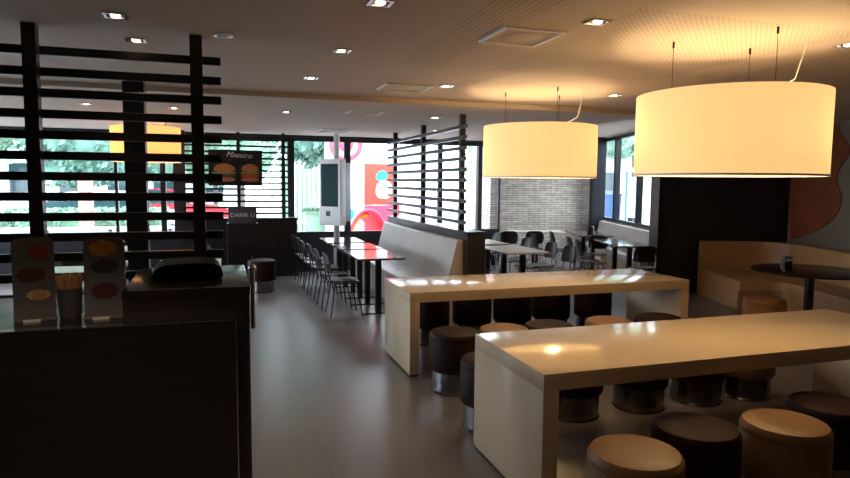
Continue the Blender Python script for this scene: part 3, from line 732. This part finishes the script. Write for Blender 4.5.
def hedge(x0, x1, y0, y1, h, label):
    b = MB(); n = int((x1-x0)*260)
    b.box(x0+.08, x1-.08, y0+.08, y1-.08, -.06, h-.1)
    for i in range(n):
        c = Vector((random.uniform(x0, x1), random.choice((y0, y0, y1, random.uniform(y0, y1))), random.uniform(0, h)))
        if y0 < c.y < y1: c.z = h-.05+random.uniform(0, .06)
        s = random.uniform(.05, .1); a = Vector((random.gauss(0, 1), random.gauss(0, 1), random.gauss(0, 1))).normalized(); q = a.orthogonal().normalized(); w = a.cross(q)
        b._add([c-q*s, c-w*s*.6, c+q*s, c+w*s*.6], [(0, 1, 2, 3)])
    tag(b.build('hedge', 'leaf'), label, 'hedge')
hedge(-8, -1.2, 17.0, 17.7, 1.0, 'clipped hedge outside behind the left screen')
hedge(2.05, 2.75, 16.6, 17.3, 1.0, 'small clipped hedge outside left of the kiosk')
hedge(2.0, 5.4, 22.6, 23.4, 2.5, 'tall dark hedge right behind the white picket fence')
def pier(x, y, label): tag(MB().box(-.14, .14, -.14, .14, -.06, 1.85).build('brick_pier', 'brick', None, (x, y, 0)), label, 'pier')
pier(-3.0, 16.6, 'reddish brick pier in front of the hedge')
def fence(x0, x1, y, h, label, m='white', step=.16):
    t = thing('picket_fence', label, 'fence', (x0, y, -.06), 0)
    for i, z in enumerate((.35, h-.35)): MB().box(0, x1-x0, -.02, .02, z, z+.07).build('rail', m, t)
    n = int((x1-x0)/step)
    for i in range(min(n, 60)): MB().box(i*step, i*step+.07, -.045, -.02, 0, h).build('picket', m, t)
fence(2.4, 5.0, 21.9, 2.6, 'white picket fence outside behind the leafy tree')
tr = thing('terrace_railing', 'low white terrace railing outside the left windows', 'railing', (-6.5, 13.7, -.06))
for i in range(7): MB().box(i*1.1, i*1.1+.06, 0, .06, 0, .8).build('post', 'greyplastic', tr)
for z in (.45, .76): MB().box(0, 6.66, .0, .05, z, z+.05).build('rail', 'white', tr)
def car(x, y, rz, m, label):
    t = thing('parked_car', label, 'car', (x, y, -.06), rz, 'parked cars outside')
    MB().prism(blob([(-2.1, .35), (-2.1, .8), (-1.7, .95), (-.9, 1.0), (.9, 1.0), (1.9, .85), (2.15, .6), (2.1, .3)], 1), -.85, .85).build('body', m, t)
    MB().prism(blob([(-1.75, .92), (-1.3, 1.42), (.2, 1.46), (1.15, .95)], 1), -.72, .72).build('glasshouse', 'glassdark', t)
    MB().prism(blob([(-1.3, 1.38), (-1.1, 1.46), (.1, 1.49), (.35, 1.38)], 1), -.66, .66).build('roof', m, t)
    for wx in (-1.35, 1.35):
        for s in (-1, 1): MB().cyl((wx, s*.66, .32), (wx, s*.88, .32), .32, 24).build('wheel', 'tyre', t)
car(-7.2, 20.5, 0, 'carwhite', 'white car parked outside at the left photo edge')
car(-1.75, 23.6, .1, 'carred', 'red car parked outside below the amber lamp')
car(-2.7, 19.0, 0, 'carwhite', 'white car parked outside behind the hedge')
car(16.3, 24.5, .4, 'carblue', 'blue car parked outside the right window')
bd = thing('low_building', 'long pale building far behind the car park on the left', 'building', (-16, 38, -.06))
MB().box(0, 17, 0, 8, 0, 4.2).build('wall', 'facade', bd); MB().box(-.3, 17.3, -.3, 8.3, 4.2, 4.6).build('roof', 'frame', bd)
for i in range(7): MB().box(1+i*2.3, 2.4+i*2.3, -.04, 0, 1.1, 2.6).build('window', 'glassdark', bd)
bd = thing('office_building', 'pale grey building across the road outside the right window', 'building', (21, 34, -.06), -.35)
MB().box(0, 20, 0, 8, 0, 5.4).build('wall', 'facade', bd); MB().box(-.2, 20.2, -.25, 8.2, 3.2, 3.9).build('band', 'greyplastic', bd)
for i in range(8): MB().box(.8+i*2.4, 2.4+i*2.4, -.05, 0, .9, 2.5).build('window', 'glassdark', bd)
bs = thing('bus_shelter', 'teal glass shelter outside the right window', 'shelter', W(7.6, 24), -YAW)
for x in (0, 1.4):
    for y in (0, 1.0): MB().box(x, x+.07, y, y+.07, -.06, 2.2).build('post', 'teal', bs)
MB().box(-.15, 1.6, -.15, 1.2, 2.2, 2.32).build('roof', 'white', bs)
MB().box(.07, 1.4, 1.0, 1.03, .4, 2.0).build('back_panel', 'facade', bs)
wb2 = thing('wheeled_bin', 'dark blue wheeled bin outside the right window', 'bin', W(5.6, 19.3), -YAW)
MB().prism([(-.25, .08), (.25, .08), (.3, 1.35), (-.3, 1.35)], -.3, .3).build('body', 'carblue', wb2)
MB().box(-.33, .33, -.34, .34, 1.35, 1.43, .02).build('lid', 'carblue', wb2)
for s in (-1, 1): MB().cyl((s*.24, .28, .08), (s*.31, .28, .08), .11, 16).build('wheel', 'tyre', wb2)

lw = MB().box(-7.5, 1.0, 14.6, 14.8, -.06, .72).build('parapet', 'facade'); tag(lw, 'low pale parapet outside the left far windows', 'parapet')
# playground
pg = thing('play_wall', 'tall white panelled play wall with pink rings and an orange panel outside', 'play structure', (2.62, 16.4, -.06))
for i in range(3):
    for j, (z0, z1) in enumerate(((0.05, 1.15), (1.17, 2.25), (2.27, 3.45))):
        if (i, j) in ((1, 1), (1, 0)): continue
        MB().box(i+.012, i+.978, 0, .06, z0, z1).build('panel', 'white', pg)
MB().box(1.012, 1.80, 0, .06, 1.17, 2.25).build('orange_panel', 'orange', pg)
MB().box(1.80, 1.978, 0, .06, 1.17, 2.25).build('panel', 'white', pg)
MB().box(1.012, 1.978, 0, .06, .05, 1.15).build('pink_panel', 'pink', pg)
for i in range(4): MB().box(i-.02, i+.01, -.02, .09, 0, 3.47).build('frame_post', 'greyplastic', pg)
MB().box(.0, 3.0, -.015, .0, 2.25, 2.27).build('frame_rail', 'greyplastic', pg)
for r, w in ((.44, .12), (.2, .15)):
    MB().lathe([(r, -.02), (r, -.005), (r-w, -.005), (r-w, -.02), (r, -.02)], n=40, close=False).xf(Matrix.Translation((.52, .0, 2.74)) @ Matrix.Rotation(-PI/2, 4, 'X')).build('ring', 'pink', pg)
MB().prism(blob([(1.30, 1.95), (1.48, 2.12), (1.68, 2.0), (1.62, 1.84), (1.36, 1.80)], 2), -.02, 0).build('painted_shape', 'cyan', pg)
MB().prism(blob([(1.3, 1.35), (1.75, 1.32), (1.78, 1.8), (1.36, 1.82)], 2), -.015, 0).build('white_shape', 'white', pg)
MB().prism(blob([(.55, .75), (.72, .8), (.76, 1.0), (.6, 1.1)], 2), -.015, 0).build('pale_shape', 'cyan', pg)
sl = thing('red_slide', 'curved red slide hood with yellow inner edge outside', 'slide', (3.45, 15.1, -.06), .1)
def hood(u, v):
    a = PI*u; r = .62*(1-.45*v); return (-r*math.cos(a)*1.0, v*.9, .25+1.0*math.sin(a)*(1-.3*v)**1)
MB().grid(20, 10, hood, .05, (0, 0, 1)).build('hood', 'red', sl); sl.scale = (.82, .82, .86)
MB().tube([(-.62*math.cos(PI*i/20)*1.01, -.02, .27+1.0*math.sin(PI*i/20)) for i in range(21)], .045, 10).build('rim', 'pink', sl)
MB().tube([(-.5*math.cos(PI*i/20), .3, .25+.86*math.sin(PI*i/20)) for i in range(2, 12)], .07, 10).build('inner_edge', 'yellow', sl)
MB().box(-.75, .75, -.5, 1.1, 0, .25, .05).build('base', 'red', sl)
sh = thing('shutter_cabin', 'small pale cabin with a dark teal shutter outside behind the slatted divider', 'cabin', (4.95, 17.2, -.06))
MB().box(-.55, .65, 0, 1.5, 0, 2.6).build('wall', 'facade', sh)
MB().box(-.35, .25, -.04, 0, 1.0, 2.05).build('shutter', 'teal', sh)
MB().box(-.65, .75, -.15, 1.6, 2.6, 2.72).build('roof', 'greyplastic', sh)

# ---------------------------------------------------------------- light
w = bpy.data.worlds.new('sky'); sc.world = w; w.use_nodes = True
bg = w.node_tree.nodes['Background']; bg.inputs[0].default_value = (.78, .88, 1.0, 1); bg.inputs[1].default_value = 5.5
def portal(loc, sx, sy, rot):
    L = bpy.data.lights.new('window_portal', 'AREA'); L.shape = 'RECTANGLE'; L.size = sx; L.size_y = sy; L.cycles.is_portal = True
    o = bpy.data.objects.new('window_portal', L); C.objects.link(o); o.location = loc; o.rotation_euler = rot
portal(((XL+5.56)/2, YF+.2, 1.62), 5.56-XL, 1.9, (PI/2, 0, PI))
portal((XL-.12, 8.6, 1.62), 6.8, 1.9, (PI/2, 0, -PI/2))
p = W(WA+.15, 12.5); portal((p.x, p.y, 1.8), 4.4, 1.8, (PI/2, 0, PI/2-YAW))

vs = sc.view_settings; vs.view_transform = 'Standard'; vs.look = 'None'; vs.exposure = 1.2; vs.gamma = 1; vs.use_curve_mapping = False
sc.cycles.use_denoising = True
sc.cycles.max_bounces = 8; sc.cycles.diffuse_bounces = 4; sc.cycles.transparent_max_bounces = 12
sc.cycles.sample_clamp_indirect = 4
